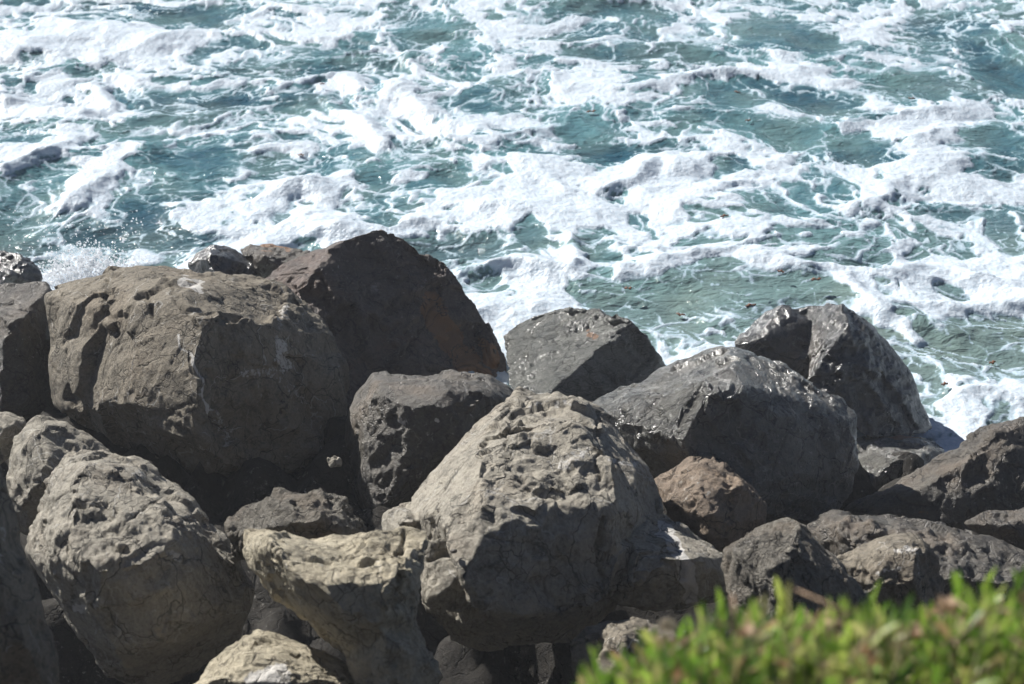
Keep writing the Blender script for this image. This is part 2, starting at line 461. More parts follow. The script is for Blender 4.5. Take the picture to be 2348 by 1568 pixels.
def sea_fields(x, y):
    """height, foam amount (signed) and aeration of the water at plan positions x, y"""
    # domain warp: big swirls, then smaller ones
    wx = 0.62 * fbm2(x / 2.2, y / 2.0, 2, 1) + 0.13 * fbm2(x / 0.6, y / 0.6, 2, 11)
    wy = 0.62 * fbm2(x / 2.2, y / 2.0, 2, 2) + 0.13 * fbm2(x / 0.6, y / 0.6, 2, 12)
    sx_ = 0.035 * perlin2(x / 0.16, y / 0.16, 13); sy_ = 0.035 * perlin2(x / 0.16, y / 0.16, 14)
    u = x + wx + sx_; v = y + wy + sy_
    # --- wave shape
    c_, s_ = math.cos(0.2), math.sin(0.2)
    a1 = (u * c_ + v * s_); b1 = (-u * s_ + v * c_)
    swell = perlin2(a1 / 4.2, b1 / 1.9, 21)
    r1 = 1 - np.abs(perlin2(a1 / 2.3, b1 / 1.15, 22)) * 2.0
    r2 = 1 - np.abs(perlin2((u * 0.9 - v * 0.4) / 1.1, (u * 0.4 + v * 0.9) / 0.6, 23)) * 2.0
    z = 0.11 * swell + 0.050 * np.clip(r1, -0.6, 1) + 0.024 * r2 + 0.013 * fbm2(u / 0.5, v / 0.36, 3, 25, 0.45)
    crest = sstep(0.5, 1.0, r1) * 0.6 + sstep(0.6, 1.0, r2) * 0.4
    # --- layout read from the photograph (pixel -> point on the water plane)
    cov = 0.50 + 0.44 * fbm2(u / 1.6, v / 1.5, 2, 31) + 0.22 * crest
    wu = x + 0.17 * wx + sx_; wv = y + 0.40 * wy + sy_
    for hx, hy, rx, ry, st in HOLES:
        c0 = on_water(hx, hy); c1 = on_water(hx + rx, hy); c2 = on_water(hx, hy - ry); c3 = on_water(hx, hy + ry)
        Rx = abs(c1[0] - c0[0]); Ry = abs(c2[1] - c3[1]) / 2; yc = (c2[1] + c3[1]) / 2
        m = np.nonzero((np.abs(wu - c0[0]) < 1.5 * Rx) & (np.abs(wv - yc) < 1.5 * Ry))[0]
        d = np.sqrt(((wu[m] - c0[0]) / Rx) ** 2 + ((wv[m] - yc) / Ry) ** 2)
        cov[m] -= 1.05 * st * sstep(1.5, 0.5, d)
        z[m] -= 0.025 * sstep(1.4, 0.2, d)
    for pts, amp, wid in RIDGES:
        W = [tuple(on_water(*p)[:2]) for p in pts]
        lo = np.min(W, 0) - 3 * wid; hi = np.max(W, 0) + 3 * wid
        m = np.nonzero((wu > lo[0]) & (wu < hi[0]) & (wv > lo[1]) & (wv < hi[1]))[0]
        d = polydist(wu[m] + 0.15 * wx[m], wv[m] + 0.1 * wy[m], W)
        z[m] += 0.55 * amp * np.exp(-(d / (wid * 0.55)) ** 2) * (0.8 + 0.5 * perlin2(x[m] / 0.5, y[m] / 0.5, 77))
        cov[m] += 0.68 * np.exp(-(d / (wid * 0.72)) ** 2)
    for px, py, r in FOAM_SPOTS:
        c = on_water(px, py)
        cov += 0.65 * np.exp(-(((wu - c[0]) ** 2 + (wv - c[1]) ** 2) / r ** 2))
    cov = np.clip(cov, -1.0, 1.4)
    # --- lace: nets of foam round open cells, at three sizes
    f1, f2 = worley2(u / 0.95, v / 0.90, 41)
    e1 = (f2 - f1) + 0.10 * perlin2(x / 0.22, y / 0.2, 71)
    A = (-0.03 + 0.52 * cov - e1) / 0.20
    f1, f2 = worley2((u + 0.6 * sx_) / 0.40, (v + 0.6 * sy_) / 0.38, 42)
    e2 = (f2 - f1)
    B = (-0.03 + 0.48 * cov - e2) / 0.26
    f1, f2 = worley2((u + sx_) / 0.17, (v + sy_) / 0.17, 43)
    e3 = (f2 - f1)
    C = (-0.06 + 0.46 * cov - e3) / 0.42
    patch = perlin2(u / 0.8, v / 0.75, 81)
    B = B - 0.55 * sstep(0.25, -0.25, patch) * sstep(1.0, 0.4, cov)
    C = C - 0.6 * sstep(-0.2, 0.3, patch) * sstep(1.0, 0.4, cov)
    soup = (cov - 0.92) * 1.5 + 0.75 * fbm2(u / 0.32, v / 0.28, 3, 91, 0.6)    # closed foam sheets
    foam = np.maximum(np.maximum(A, B), np.maximum(C, soup))
    foam = foam - 0.9 * sstep(-0.05, -0.7, cov)
    # small torn openings in the sheets
    g1, g2 = worley2((u + 1.5 * sx_) / 0.24, (v + 1.5 * sy_) / 0.20, 44)
    tear = sstep(-0.1, 0.4, perlin2(u / 0.65, v / 0.6, 83)) * sstep(1.4, 0.9, cov)
    foam = foam - 1.2 * tear * sstep(0.46, 0.26, g1)
    g1, g2 = worley2((u + 1.5 * sx_) / 0.55, (v + 1.5 * sy_) / 0.48, 47)
    foam = foam - 1.4 * sstep(1.5, 0.9, cov) * sstep(0.36, 0.18, g1 + 0.25 * perlin2(x / 0.2, y / 0.2, 88))
    # thin veins of foam left on the open water
    h1, h2 = worley2((u + 1.2 * sx_) / 0.50, (v + 1.2 * sy_) / 0.40, 45)
    k1, k2 = worley2((u + 2.0 * sx_) / 0.19, (v + 2.0 * sy_) / 0.16, 46)
    pv = perlin2(x / 0.55, y / 0.45, 84)
    vein = np.maximum((0.055 + 0.06 * pv - (h2 - h1)) / 0.16, (0.03 + 0.16 * pv - (k2 - k1)) / 0.35 - 0.05)
    foam = np.maximum(foam, np.clip(vein, -1.2, 0.30) - 0.55 * sstep(-0.2, -0.65, cov))
    foam = np.clip(foam, -1.2, 1.2)
    aer = np.clip(0.35 + 0.30 * sstep(-1.2, 0.1, foam) + 2.2 * z + 0.35 * fbm2(u / 1.5, v / 0.9, 2, 51), 0, 1)
    return z, foam, aer, u, v
HOLES = [(430,25,105,30,1.2),(1000,52,85,30,1.2),(1400,12,130,16,1.2),(1790,58,105,38,1.3),(1900,100,75,34,1.3),(2150,45,95,40,.8),(2290,100,70,40,.8),
         (1085,115,45,38,.9),(1390,108,90,18,.8),(1590,112,45,20,1.),(1700,122,70,18,.9),(770,110,70,32,.8),(900,125,50,30,.6),(1860,212,85,26,1.2),(1675,215,60,26,1.2),
         (2080,180,130,44,1.1),(2300,160,70,36,1.1),(1330,272,90,28,1.2),(1650,268,70,24,1.0),(1800,292,100,34,1.1),(1985,330,75,34,1.1),(700,155,60,24,.8),
         (560,130,45,18,.8),(430,345,120,52,1.2),(340,458,52,24,1.1),(250,492,60,14,.9),(50,290,60,24,.8),(850,378,44,16,1.3),(1390,330,60,28,.8),(760,222,55,22,.8),
         (640,240,55,22,.7),(1010,540,120,36,.75),(1205,520,30,36,1.1),(1340,545,50,18,.9),(680,522,55,24,.9),(1780,470,70,18,.8),(1600,492,60,14,.7),
         (1470,690,190,64,.72),(1700,650,170,52,.62),(1850,660,120,50,.62),(1990,590,70,34,.8),(2190,790,170,66,.65),(2260,720,90,40,.6),(2060,860,90,50,.8),(2290,300,70,22,.9),
         (2290,380,60,24,.8),(1100,640,40,30,.6),(385,560,24,30,.9),(50,480,70,56,.8),(120,380,70,28,.7),(250,310,50,20,.7),(2230,470,90,14,.6),(1700,370,70,18,.8),
         (1150,330,45,20,.7),(1020,380,50,16,.8),(960,310,50,16,.6),(1500,250,50,18,.7),(1250,140,40,16,.7),(600,350,40,14,.6),(1080,220,60,18,.6),(520,215,60,20,.7),(1560,330,60,16,.6),
         (2200,640,50,20,.8),(1900,420,60,14,.5),(1420,440,45,14,.6),(1850,520,70,12,.5),(640,310,40,14,.7),(210,150,50,14,.6),(70,120,40,12,.6),(900,470,50,12,.6)]
RIDGES = [([(720,110),(860,85),(930,110),(945,150)],.13,.22),([(30,225),(200,240),(262,225),(235,180)],.14,.2),([(160,445),(260,390),(330,345),(420,300),(490,288)],.13,.24),
          ([(740,215),(800,260),(850,320)],.12,.2),([(890,190),(960,230),(1100,262)],.16,.3),([(1050,628),(1150,610),(1280,622),(1312,590),(1290,530)],.11,.16),
          ([(1280,150),(1330,190),(1480,205),(1640,180),(1830,160)],.10,.24),([(1620,440),(1700,400),(1790,345)],.08,.2),([(1420,610),(1700,565),(1900,640),(2040,690),(2180,680),(2347,655)],.09,.2),
          ([(590,440),(700,395),(745,430)],.12,.25),([(1470,385),(1520,365),(1570,385)],.17,.28),([(2040,620),(2120,590),(2200,590),(2347,650)],.14,.3),
          ([(0,100),(200,60),(340,90)],.10,.5),([(1850,150),(1980,90),(2040,20)],.06,.35),([(1900,180),(2080,130),(2200,160)],.06,.15),([(1000,300),(1200,360),(1400,400)],.09,.4),
          ([(500,540),(700,470),(900,520)],.10,.35),([(1950,440),(2150,380),(2347,430)],.08,.45),([(1100,450),(1300,480),(1500,440),(1700,520)],.08,.35),([(2050,300),(2160,230),(2150,340)],.05,.4),
          ([(1180,600),(1230,640),(1225,700),(1160,740)],.06,.22),([(40,380),(120,350),(200,300)],.10,.2),([(600,190),(740,170),(800,190)],.09,.2),([(1950,640),(1990,700),(2080,760)],.05,.12),
          ([(2110,900),(2200,880),(2347,900)],.05,.08),([(0,200),(120,230)],.1,.2),([(1500,610),(1620,580)],.06,.15),([(80,650),(170,600),(230,585),(290,610)],.22,.35)]
FOAM_SPOTS = ((1160,790,.30),(1580,815,.22),(1640,800,.2),(2110,930,.2),(2160,985,.16),(2090,850,.12),(2240,960,.12),(150,610,.5),(280,600,.35),(1190,700,.25),(2130,280,.4),(1250,400,.3),(1560,420,.3),(2250,600,.4),(620,490,.4),(330,150,.4),(150,80,.7),(330,60,.5),(120,210,.5),(700,60,.4),(1150,60,.4))

def build_sea():
    xs = ax_coords(-7.2, 7.2, 0.0155, -900, 900)
    ys = []
    y = 8.8
    while y < 23.0:
        ys.append(y); y += 0.0125 * (y * y + 36) / 157
    d = 0.06
    while y < 2500:
        ys.append(y); y += d; d *= 1.3
    ys = np.array(ys)
    X, Y = np.meshgrid(xs, ys)
    nx, ny = len(xs), len(ys)
    x = X.ravel(); y = Y.ravel()
    near = np.clip(1 - (np.maximum(np.abs(x) - 7.2, 0) + np.maximum(y - 23.0, 0)) / 12.0, 0, 1)
    z, foam, aer, u, v = sea_fields(x, y)
    fm = sstep(-0.05, 0.45, foam)
    z = z + fm * (0.016 + 0.006 * fbm2(x / 0.16, y / 0.14, 2, 61)) + 0.005 * sstep(0.3, 0.9, foam) * perlin2(x / 0.06, y / 0.06, 63)
    z = z * near - 0.12
    o = grid_mesh('sea', np.stack([x, y, z], 1), nx, ny, sea_material())
    set_attr(o.data, 'foam', foam); set_attr(o.data, 'aeration', aer)
    tag(o, 'churning teal sea laced with white foam beyond the boulders', kind='structure')
    return xs, ys, z.reshape(ny, nx)

SEA_X, SEA_Y, SEA_Z = build_sea()
def sea_z(x, y):
    return SEA_Z[np.searchsorted(SEA_Y, y), np.searchsorted(SEA_X, x)]

# ------------------------------------------------------------------ bank under the boulders
def ground_z(y):
    return np.interp(y, [-80, 1.5, 2.6, 4.6, 6.0, 7.6, 8.4, 9.5, 10.6, 11.4, 14, 30, 60], [4.4, 4.3, 3.3, 0.35, -0.35, -0.25, 0.2, 0.28, 0.02, -0.75, -1.6, -4, -6])

def build_ground():
    xs = ax_coords(-8, 8, 0.07, -400, 400, 1.4)
    ys = np.concatenate([[-400, -200, -80, -40, -20, -10, -5, -2, 0], np.arange(1, 14, 0.07), [16, 20, 30, 60]])
    X, Y = np.meshgrid(xs, ys)
    x = X.ravel(); y = Y.ravel()
    P = np.stack([x, y, x * 0], 1)
    f1, f2, _, _ = worley3(P / 0.45 + 0.25 * np.stack([fbm2(x, y, 2, 3), fbm2(x, y, 2, 4), x * 0], 1), 3)
    z = ground_z(y + 0.9 * sstep(1.5, 3.5, x)) + 0.22 * (sstep(0, 0.5, f2 - f1) - 0.5) + 0.08 * fbm2(x / 0.3, y / 0.3, 3, 9) + 0.22 * np.exp(-((x + 0.8) ** 2 + (y - 10.7) ** 2) / 0.6)
    m = rock_material('rubble_gap_shade', (0.020, 0.018, 0.017), (0.033, 0.030, 0.026), 0.9, 0, 0.0, seed=9, tint_amt=0.0)  # near-black albedo: shade of the gaps is put into the rubble colour
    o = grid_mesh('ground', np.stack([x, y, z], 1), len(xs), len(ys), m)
    for a in ('white_mark', 'rust_mark', 'crack'): set_attr(o.data, a, np.zeros(len(x)))
    tag(o, 'rubble bank under the boulders, coloured dark for the shade in the gaps', kind='structure')
build_ground()

# ------------------------------------------------------------------ boulders
def hull_bm(points):
    bm = bmesh.new()
    for p in points: bm.verts.new(p)
    r = bmesh.ops.convex_hull(bm, input=bm.verts)
    bmesh.ops.delete(bm, geom=list({g for g in r['geom_interior'] + r['geom_unused'] if isinstance(g, bmesh.types.BMVert)}), context='VERTS')
    return bm

def build_rock(name, hulls, dist, label, mat, seed, lump=1.0, chip=1.0, fine=1.0, strata=None, smooth=2, white=(), rust=(), cracks=(), thick=0.5, top=0.22, planes=(), cat='boulder', group='boulders piled along the shore', vox=1.85):
    """hulls: list of (outline pixels, interior pixels with nearness in units of the rock's size)"""
    allp = np.array([p[:2] for h in hulls for p in h[0]], float)
    lo, hi = allp.min(0), allp.max(0)
    cx, cy = (lo + hi) / 2
    r = ray(cx, cy)
    depth = dist / r[1]
    mpp = depth * 2 * HALF / PW
    S = math.sqrt((hi[0] - lo[0]) * (hi[1] - lo[1])) * mpp
    vs, fs = [], []
    for h in hulls:
        out = np.array([p[:2] for p in h[0]], float)
        oc = (out.min(0) + out.max(0)) / 2; oh = (out.max(0) - out.min(0)) / 2
        base = h[2] if len(h) > 2 else 0.0
        pts = []
        for p in h[0]:
            k = (oc[1] - p[1]) / oh[1]
            dz = p[2] if len(p) > 2 else -top * max(k, 0) ** 1.0 + 0.04 * max(-k, 0)
            po = oc + (np.array(p[:2]) - oc) * 1.026
            pts.append(CAM + ray(po[0], po[1]) * (depth - (dz + base) * S))
            q = oc + (np.array(p[:2]) - oc) * 0.8
            pts.append(CAM + ray(q[0], q[1] + 0.06 * oh[1]) * (depth + (thick - base) * S))
        for p in h[1]:
            pts.append(CAM + ray(p[0], p[1]) * (depth - (p[2] * (1.6 if not planes else 2.1) + base) * S))
        bm = hull_bm(pts)
        bm.verts.index_update()
        o0 = len(vs)
        vs += [tuple(v.co) for v in bm.verts]
        fs += [[o0 + v.index for v in f.verts] for f in bm.faces]
        bm.free()
    C0 = np.array(vs).mean(0)
    vs = [tuple(np.array(v) - C0) for v in vs]
    me = bpy.data.meshes.new('tmp'); me.from_pydata(vs, [], fs)
    o = bpy.data.objects.new(name, me); COL.objects.link(o)
    md = o.modifiers.new('r', 'REMESH'); md.mode = 'VOXEL'; md.voxel_size = max(vox * PW / 1024 * mpp, 0.006)
    dg = bpy.context.evaluated_depsgraph_get()
    nm = bpy.data.meshes.new_from_object(o.evaluated_get(dg))
    o.modifiers.clear(); o.data = nm; bpy.data.meshes.remove(me)
    n = len(nm.vertices)
    co = np.empty(n * 3, np.float32); nm.vertices.foreach_get('co', co); co = co.reshape(-1, 3).astype(float)
    ed = np.empty(len(nm.edges) * 2, np.int32); nm.edges.foreach_get('vertices', ed); ed = ed.reshape(-1, 2)
    deg = np.bincount(ed.ravel(), minlength=n).astype(float)[:, None]
    def lap(c):
        s = np.stack([np.bincount(ed[:, 0], c[ed[:, 1], k], n) + np.bincount(ed[:, 1], c[ed[:, 0], k], n) for k in range(3)], 1)
        return s / deg
    for _ in range(smooth): co = co * 0.4 + lap(co) * 0.6
    rs = np.random.RandomState(seed)
    # broken planes: trim the body with random flats
    for q in range(int(34 * chip) + 8):
        g = GR3[rs.randint(4096)]
        t = co @ g
        lim = t.max() - S * rs.uniform(0.002, 0.016)
        m = t > lim
        co[m] -= np.outer((t[m] - lim) * 0.97, g)
    # the big broken faces: nothing stands proud of them towards the viewer
    for px, py, dz, nx_, nu_, nc_, *xm in planes:
        g = nx_ * RGT + nu_ * UPV - nc_ * FWD
        g /= np.linalg.norm(g)
        p0 = CAM + ray(px, py) * (depth - dz * 1.6 * S) - C0
        h = (co - p0) @ g
        m = h > 0
        if xm: m &= project(co + C0)[0] < xm[0]
        co[m] += np.outer(h[m] / -(g @ FWD), FWD)
    co = co * 0.5 + lap(co) * 0.5
    def normals():
        nm.vertices.foreach_set('co', co.astype(np.float32).ravel()); nm.update()
        r_ = np.empty(n * 3, np.float32); nm.vertices.foreach_get('normal', r_)
        return r_.reshape(-1, 3).astype(float)
    nr = normals()
    off = rs.rand(3) * 50
    p = co + off
    wv = np.stack([fbm(p * 2.2 / S, 2, seed + q) for q in (1, 2, 3)], 1)
    wf = np.stack([fbm(p * 9.0 / S, 2, seed + q) for q in (4, 5, 6)], 1)
    co += nr * (0.018 * S * lump * fbm(p * 1.6 / S, 2, seed))[:, None]
    # flake scars: flat-bottomed chips struck off at an angle
    for N, r0, r1, dep, spread in ((int(10 * chip), 0.35, 0.60, 0.030, 0.18), (int(50 * chip), 0.12, 0.34, 0.024, 0.32), (int(110 * chip), 0.04, 0.13, 0.006, 0.42)):
        nr = normals()
        q_ = co + (0.07 if r0 > 0.1 else 0.025) * S * wf
        for q in range(N):
            i = rs.randint(n)
            if nr[i] @ FWD > 0.5: continue
            r = S * rs.uniform(r0, r1)
            dv = q_ - q_[i]
            m = np.nonzero((np.abs(dv[:, 0]) < r) & (np.abs(dv[:, 1]) < r) & (np.abs(dv[:, 2]) < r))[0]
            g = nr[i] + spread * GR3[rs.randint(4096)]; g /= np.linalg.norm(g)
            a_ = np.cross(g, GR3[rs.randint(4096)]); a_ /= np.linalg.norm(a_); b_ = np.cross(g, a_)
            pa = dv[m] @ a_; pb = dv[m] @ b_ * rs.uniform(1.0, 1.9)
            dd = np.maximum(np.maximum(np.abs(pa), np.abs(pb)), np.abs(pa * 0.72 + pb * 0.69))
            h = (co[m] - co[i]) @ g + 0.15 * dep * S
            cut = np.clip(h, 0, dep * S) * sstep(1.0, 0.93, dd / r)
            co[m] -= np.outer(cut, g)
    nr = normals()
    p = co + off
    sm = 0.45 + 0.75 * sstep(-0.15, 0.35, fbm(p * 1.7 / S, 2, seed + 90))
    d = np.zeros(n)
    st = np.array(strata if strata else rs.normal(size=3)); st /= np.linalg.norm(st)
    along = p @ st
    ps = p * 2.6 + np.outer(along, st) * 7.0 + 0.5 * wv
    d += 0.008 * fine * sm * (ridged(ps, 3, seed + 20) - 1.0)
    d += 0.016 * fine * sm * fbm(p * 9.0, 4, seed + 30, 0.55)
    pit = perlin(p * 6.5, seed + 44)
    d -= 0.020 * max(fine - 1.2, 0.0) * sstep(0.28, 0.6, pit)
    cn = perlin((p + 0.12 * wv) * 1.9, seed + 50)
    cw = sstep(0.02, 0.0, np.abs(cn)) * sstep(-0.1, 0.25, perlin(p * 1.6, seed + 55))
    d -= 0.010 * cw
    nw = co + nr * d[:, None]
    # ---- placed marks (own shapes, on the surface seen in the photograph)
    qx, qy, qw = project(nw + C0)
    face = ((nr @ FWD) < 0.1)
    jx = qx + 14 * perlin(p * 9, seed + 60); jy = qy + 14 * perlin(p * 9, seed + 61)
    wmk = np.zeros(n); rmk = np.zeros(n); ckm = cw.copy()
    for pts, r_, a in white:
        dd = polydist(jx, jy, pts) if len(pts) > 1 else np.hypot(jx - pts[0][0], jy - pts[0][1])
        wmk = np.maximum(wmk, a * sstep(r_ * 1.4, r_ * 0.3, dd) * face)
    for pts, r_, a in rust:
        dd = polydist(jx, jy, pts) if len(pts) > 1 else np.hypot(jx - pts[0][0], jy - pts[0][1])
        rmk = np.maximum(rmk, a * sstep(r_ * 1.4, r_ * 0.3, dd) * face)
    for pts, r_, a in cracks:
        dd = polydist(jx, jy, pts)
        k = sstep(r_, 0, dd) * face
        nw -= nr * (a * k)[:, None]
        ckm = np.maximum(ckm, k * 0.7)
    nm.vertices.foreach_set('co', nw.astype(np.float32).ravel())
    nm.polygons.foreach_set('use_smooth', np.ones(len(nm.polygons), bool))
    nm.materials.clear(); nm.materials.append(mat); nm.update()
    set_attr(nm, 'white_mark', wmk); set_attr(nm, 'rust_mark', rmk); set_attr(nm, 'crack', ckm)
    nm.name = name
    o.location = C0
    tag(o, label, cat, group)
    return o

M = {}
M['grey'] = rock_material('grey_brown_rock', (0.144, 0.129, 0.104), (0.208, 0.184, 0.146), 0.85, 0, 0.8, seed=1, tint_amt=0.12)
M['grey2'] = rock_material('grey_rock', (0.216, 0.204, 0.176), (0.316, 0.290, 0.241), 0.85, 0, 0.9, seed=2, tint_amt=0.12)
M['beige'] = rock_material('beige_rock', (0.262, 0.233, 0.174), (0.383, 0.342, 0.256), 0.85, 0, 0.25, seed=3, tint_amt=0.1)
M['brown'] = rock_material('red_brown_rock', (0.068, 0.052, 0.045), (0.112, 0.085, 0.071), 0.7, 0.15, 0.1, seed=4, tint=(0.2, 0.11, 0.07), tint_amt=0.4)
M['pink'] = rock_material('pinkish_brown_rock', (0.141, 0.115, 0.092), (0.217, 0.172, 0.133), 0.8, 0, 0.2, seed=5, tint=(0.28, 0.20, 0.13), tint_amt=0.4)
M['wet'] = rock_material('wet_dark_rock', (0.028, 0.028, 0.027), (0.050, 0.050, 0.046), 0.5, 0.9, 0.2, seed=6, tint_amt=0.1, bump=0.38)
M['slab'] = rock_material('wet_slate', (0.121, 0.128, 0.121), (0.215, 0.218, 0.199), 0.5, 0.75, 0.1, seed=7, tint=(0.3, 0.26, 0.15), tint_amt=0.3, bump=0.6, strat=(0.8, 2.5, 2.5))
M['damp'] = rock_material('damp_dark_grey_rock', (0.086, 0.084, 0.076), (0.136, 0.133, 0.117), 0.6, 0.8, 0.35, seed=8, tint_amt=0.1, bump=0.55)
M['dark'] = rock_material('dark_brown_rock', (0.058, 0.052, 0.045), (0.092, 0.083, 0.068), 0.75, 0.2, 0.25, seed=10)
M['rough'] = rock_material('rough_pitted_rock', (0.164, 0.152, 0.131), (0.264, 0.245, 0.210), 0.85, 0.0, 0.1, seed=11, bump=1.0)

# back row, in the water
build_rock('wet_rock', [([(-70,600),(0,570),(45,577),(75,592),(90,620),(102,652),(60,690),(-70,720)], [(20,630,.3)])], 11.6,
           'dark wet rock at the left edge beside the splash of spray', M['wet'], 101)
build_rock('wet_rock', [([(428,602),(455,575),(490,560),(530,566),(556,582),(580,607),(594,632),(540,655),(450,655)], [(480,590,.25),(500,640,.3)])], 12.0,
           'small black wet rock poking up behind the large left boulder', M['wet'], 102, top=0.3)
build_rock('wet_rock', [([(545,578),(570,560),(620,557),(670,565),(716,582),(690,625),(620,655),(575,645)], [(600,585,.25),(650,620,.25)])], 12.1,
           'low brown rock between the small black rock and the pointed boulder', M['dark'], 103, top=0.3, rust=[([(600,562),(660,566)],12,.7)])
build_rock('pointed_boulder', [([(600,645),(650,606),(700,586),(745,576),(800,546),(850,530),(905,536),(940,548),(980,575),(1012,602),(1040,640),(1062,672),(1095,702),(1112,738),(1140,768),(1157,802),(1168,832),(1164,890),(1120,960),(1000,990),(850,990),(760,900),(735,790),(690,700)],
                        [(742,640,.26),(850,556,.06),(725,720,.34),(790,840,.42),(900,930,.40),(1090,880,.16),(930,640,.20)])], 11.35,
           'tall dark red-brown pointed boulder with rusty orange stains above the surf', M['brown'], 104, planes=[(850,545,-.12,.42,.48,.77),(742,640,.06,-.5,.6,.62)], lump=.8, chip=.8, strata=(.7,.2,.7),
           rust=[([(990,700),(1010,740),(1060,820),(1090,860)],34,1.1),([(930,880),(960,890)],26,.6),([(1110,790),(1130,830)],20,.9)], cracks=[([(870,870),(960,760),(1000,690)],5,.015)])
build_rock('slab_boulder', [([(1150,778,-.40),(1185,746,-.42),(1230,726,-.38),(1290,709,-.29),(1330,709,-.18),(1372,716,-.08),(1398,728,.02),(1425,740,.10),(1450,737,.20),(1472,772,.05),(1500,806,-.05),(1535,850,-.15),(1490,890,-.05),(1430,930,.08),(1350,960,.12),(1280,950,.16),(1200,925,.05),(1165,885,-.05),(1160,830,-.2)],
                       [(1400,785,.13),(1330,838,.135),(1265,897,.145)])], 11.1,
           'wet grey slate slab with a tilted glinting top beside the surf', M['slab'], 105, planes=[(1330,838,.135,-.38,.70,.60),(1330,838,.135,.4,-.1,.91)], lump=.15, chip=.2, fine=1.5, strata=(.12,-.93,-.25), smooth=1, rust=[([(1352,765),(1366,772)],9,.9)])
build_rock('wet_peaked_boulder', [([(1680,785),(1702,755),(1740,716),(1775,702),(1832,709),(1852,700),(1892,690),(1927,696),(1930,780),(1900,870),(1850,900),(1760,870),(1700,830)], [(1740,775,.06),(1800,840,.06)], -.06),
                       ([(1878,700,-.24),(1895,690,-.2),(1927,695,-.12),(1962,722,-.10),(2012,757,-.14),(2052,802,-.16),(2082,842,-.18),(2094,885,-.15),(2112,932,-.12),(2138,980,-.1),(2080,1010,.1),(1990,1010,.2),(1920,960,.22),(1850,880,.18),(1862,820,.06)], [(1944,744,.05),(1892,808,.10),(1872,850,.14),(2000,890,.09),(2050,960,.08)], .05)], 10.55,
           'wet black peaked boulder with a mirror-bright flank standing in the sea', M['wet'], 106, lump=.5, chip=.7, top=.15)
build_rock('wet_ledge', [([(1940,1020),(1975,1000),(2010,997),(2060,998),(2112,1001),(2150,1013),(2170,1030),(2140,1080),(2080,1120),(2000,1160),(1940,1170)], [(2060,1050,.1),(1980,1120,.2)])], 9.75,
           'low flat wet ledge with glittering ripples at the foot of the black peak', M['damp'], 107, top=.7, fine=1.8, chip=.6, rust=[([(2040,1000),(2120,1004)],10,.8)])

# second row
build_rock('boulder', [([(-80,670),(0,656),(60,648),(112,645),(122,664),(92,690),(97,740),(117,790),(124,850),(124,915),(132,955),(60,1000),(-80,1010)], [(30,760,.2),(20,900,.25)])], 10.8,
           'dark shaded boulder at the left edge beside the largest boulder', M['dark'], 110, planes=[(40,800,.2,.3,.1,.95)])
build_rock('boulder', [([(92,682),(120,652),(165,633),(230,609),(330,603),(440,606),(512,615),(582,626),(642,641),(682,665),(716,692),(735,742),(757,792),(791,842),(797,885),(797,965),(786,1045),(740,1090),(690,1115),(600,1140),(520,1150),(455,1132),(400,1090),(350,1050),(262,1012),(200,987),(150,957),(128,922),(122,872),(108,762)],
                       [(395,645,.10),(452,752,.36),(482,872,.42),(445,1010,.36),(280,800,.17),(230,950,.14),(720,1000,.06),(580,1085,.16)])], 10.2,
           'largest boulder, grey-brown with a pale vein and white droppings, on the left', M['grey'], 111, planes=[(745,880,.08,.8,.1,.6),(135,800,.06,-.75,.15,.65),(470,870,.40,.45,.05,.89),(470,870,.40,-.5,.1,.86),(452,752,.36,.2,.62,.76),(300,700,.24,-.35,.6,.72),(445,1010,.38,.05,-.45,.88)], lump=.9, chip=1.0,
           white=[([(425,645),(460,660)],13,1.0),([(640,790),(650,840)],24,.62),([(560,860),(620,850)],16,.5),([(655,700),(640,740)],14,.5),([(490,940),(520,1010)],20,.45),([(405,760),(440,830),(465,880),(475,950)],4,.75),([(640,870),(700,930)],14,.4)],
           cracks=[([(380,640),(345,690),(350,730)],9,.02),([(250,640),(245,720),(270,760)],10,.02),([(390,650),(410,700),(452,750)],8,.015)])
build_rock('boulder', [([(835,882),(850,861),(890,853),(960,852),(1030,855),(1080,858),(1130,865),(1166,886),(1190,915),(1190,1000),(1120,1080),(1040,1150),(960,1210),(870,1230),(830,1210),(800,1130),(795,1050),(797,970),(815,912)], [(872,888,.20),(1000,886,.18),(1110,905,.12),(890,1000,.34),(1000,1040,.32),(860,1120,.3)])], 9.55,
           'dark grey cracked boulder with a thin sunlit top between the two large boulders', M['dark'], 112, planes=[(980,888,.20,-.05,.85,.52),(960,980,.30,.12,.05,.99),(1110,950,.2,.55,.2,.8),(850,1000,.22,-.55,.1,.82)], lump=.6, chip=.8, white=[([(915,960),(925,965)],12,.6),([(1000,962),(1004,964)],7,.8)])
build_rock('boulder', [([(1340,925),(1400,895),(1450,870),(1520,845),(1560,830),(1620,795),(1650,789),(1690,795),(1720,815),(1775,835),(1820,850),(1870,875),(1920,905),(1952,935),(1967,970),(1967,1010),(1972,1050),(1952,1105),(1930,1155),(1870,1200),(1800,1215),(1700,1200),(1600,1170),(1500,1120),(1450,1070),(1390,1000)],
                       [(1684,822,.03),(1662,880,.15),(1645,950,.21),(1600,1020,.23),(1830,1060,.09),(1930,960,-.04),(1720,1130,.19),(1480,960,.06)])], 8.95,
           'large dark boulder with glossy sunlit left flank and smooth shadowed right face', M['damp'], 113, planes=[(1640,880,.20,-.48,.58,.66),(1662,900,.20,.36,.12,.92),(1700,1120,.24,.1,-.3,.95)], lump=.7, chip=.6, fine=1.0, white=[([(1860,880),(1930,930)],9,.35)])
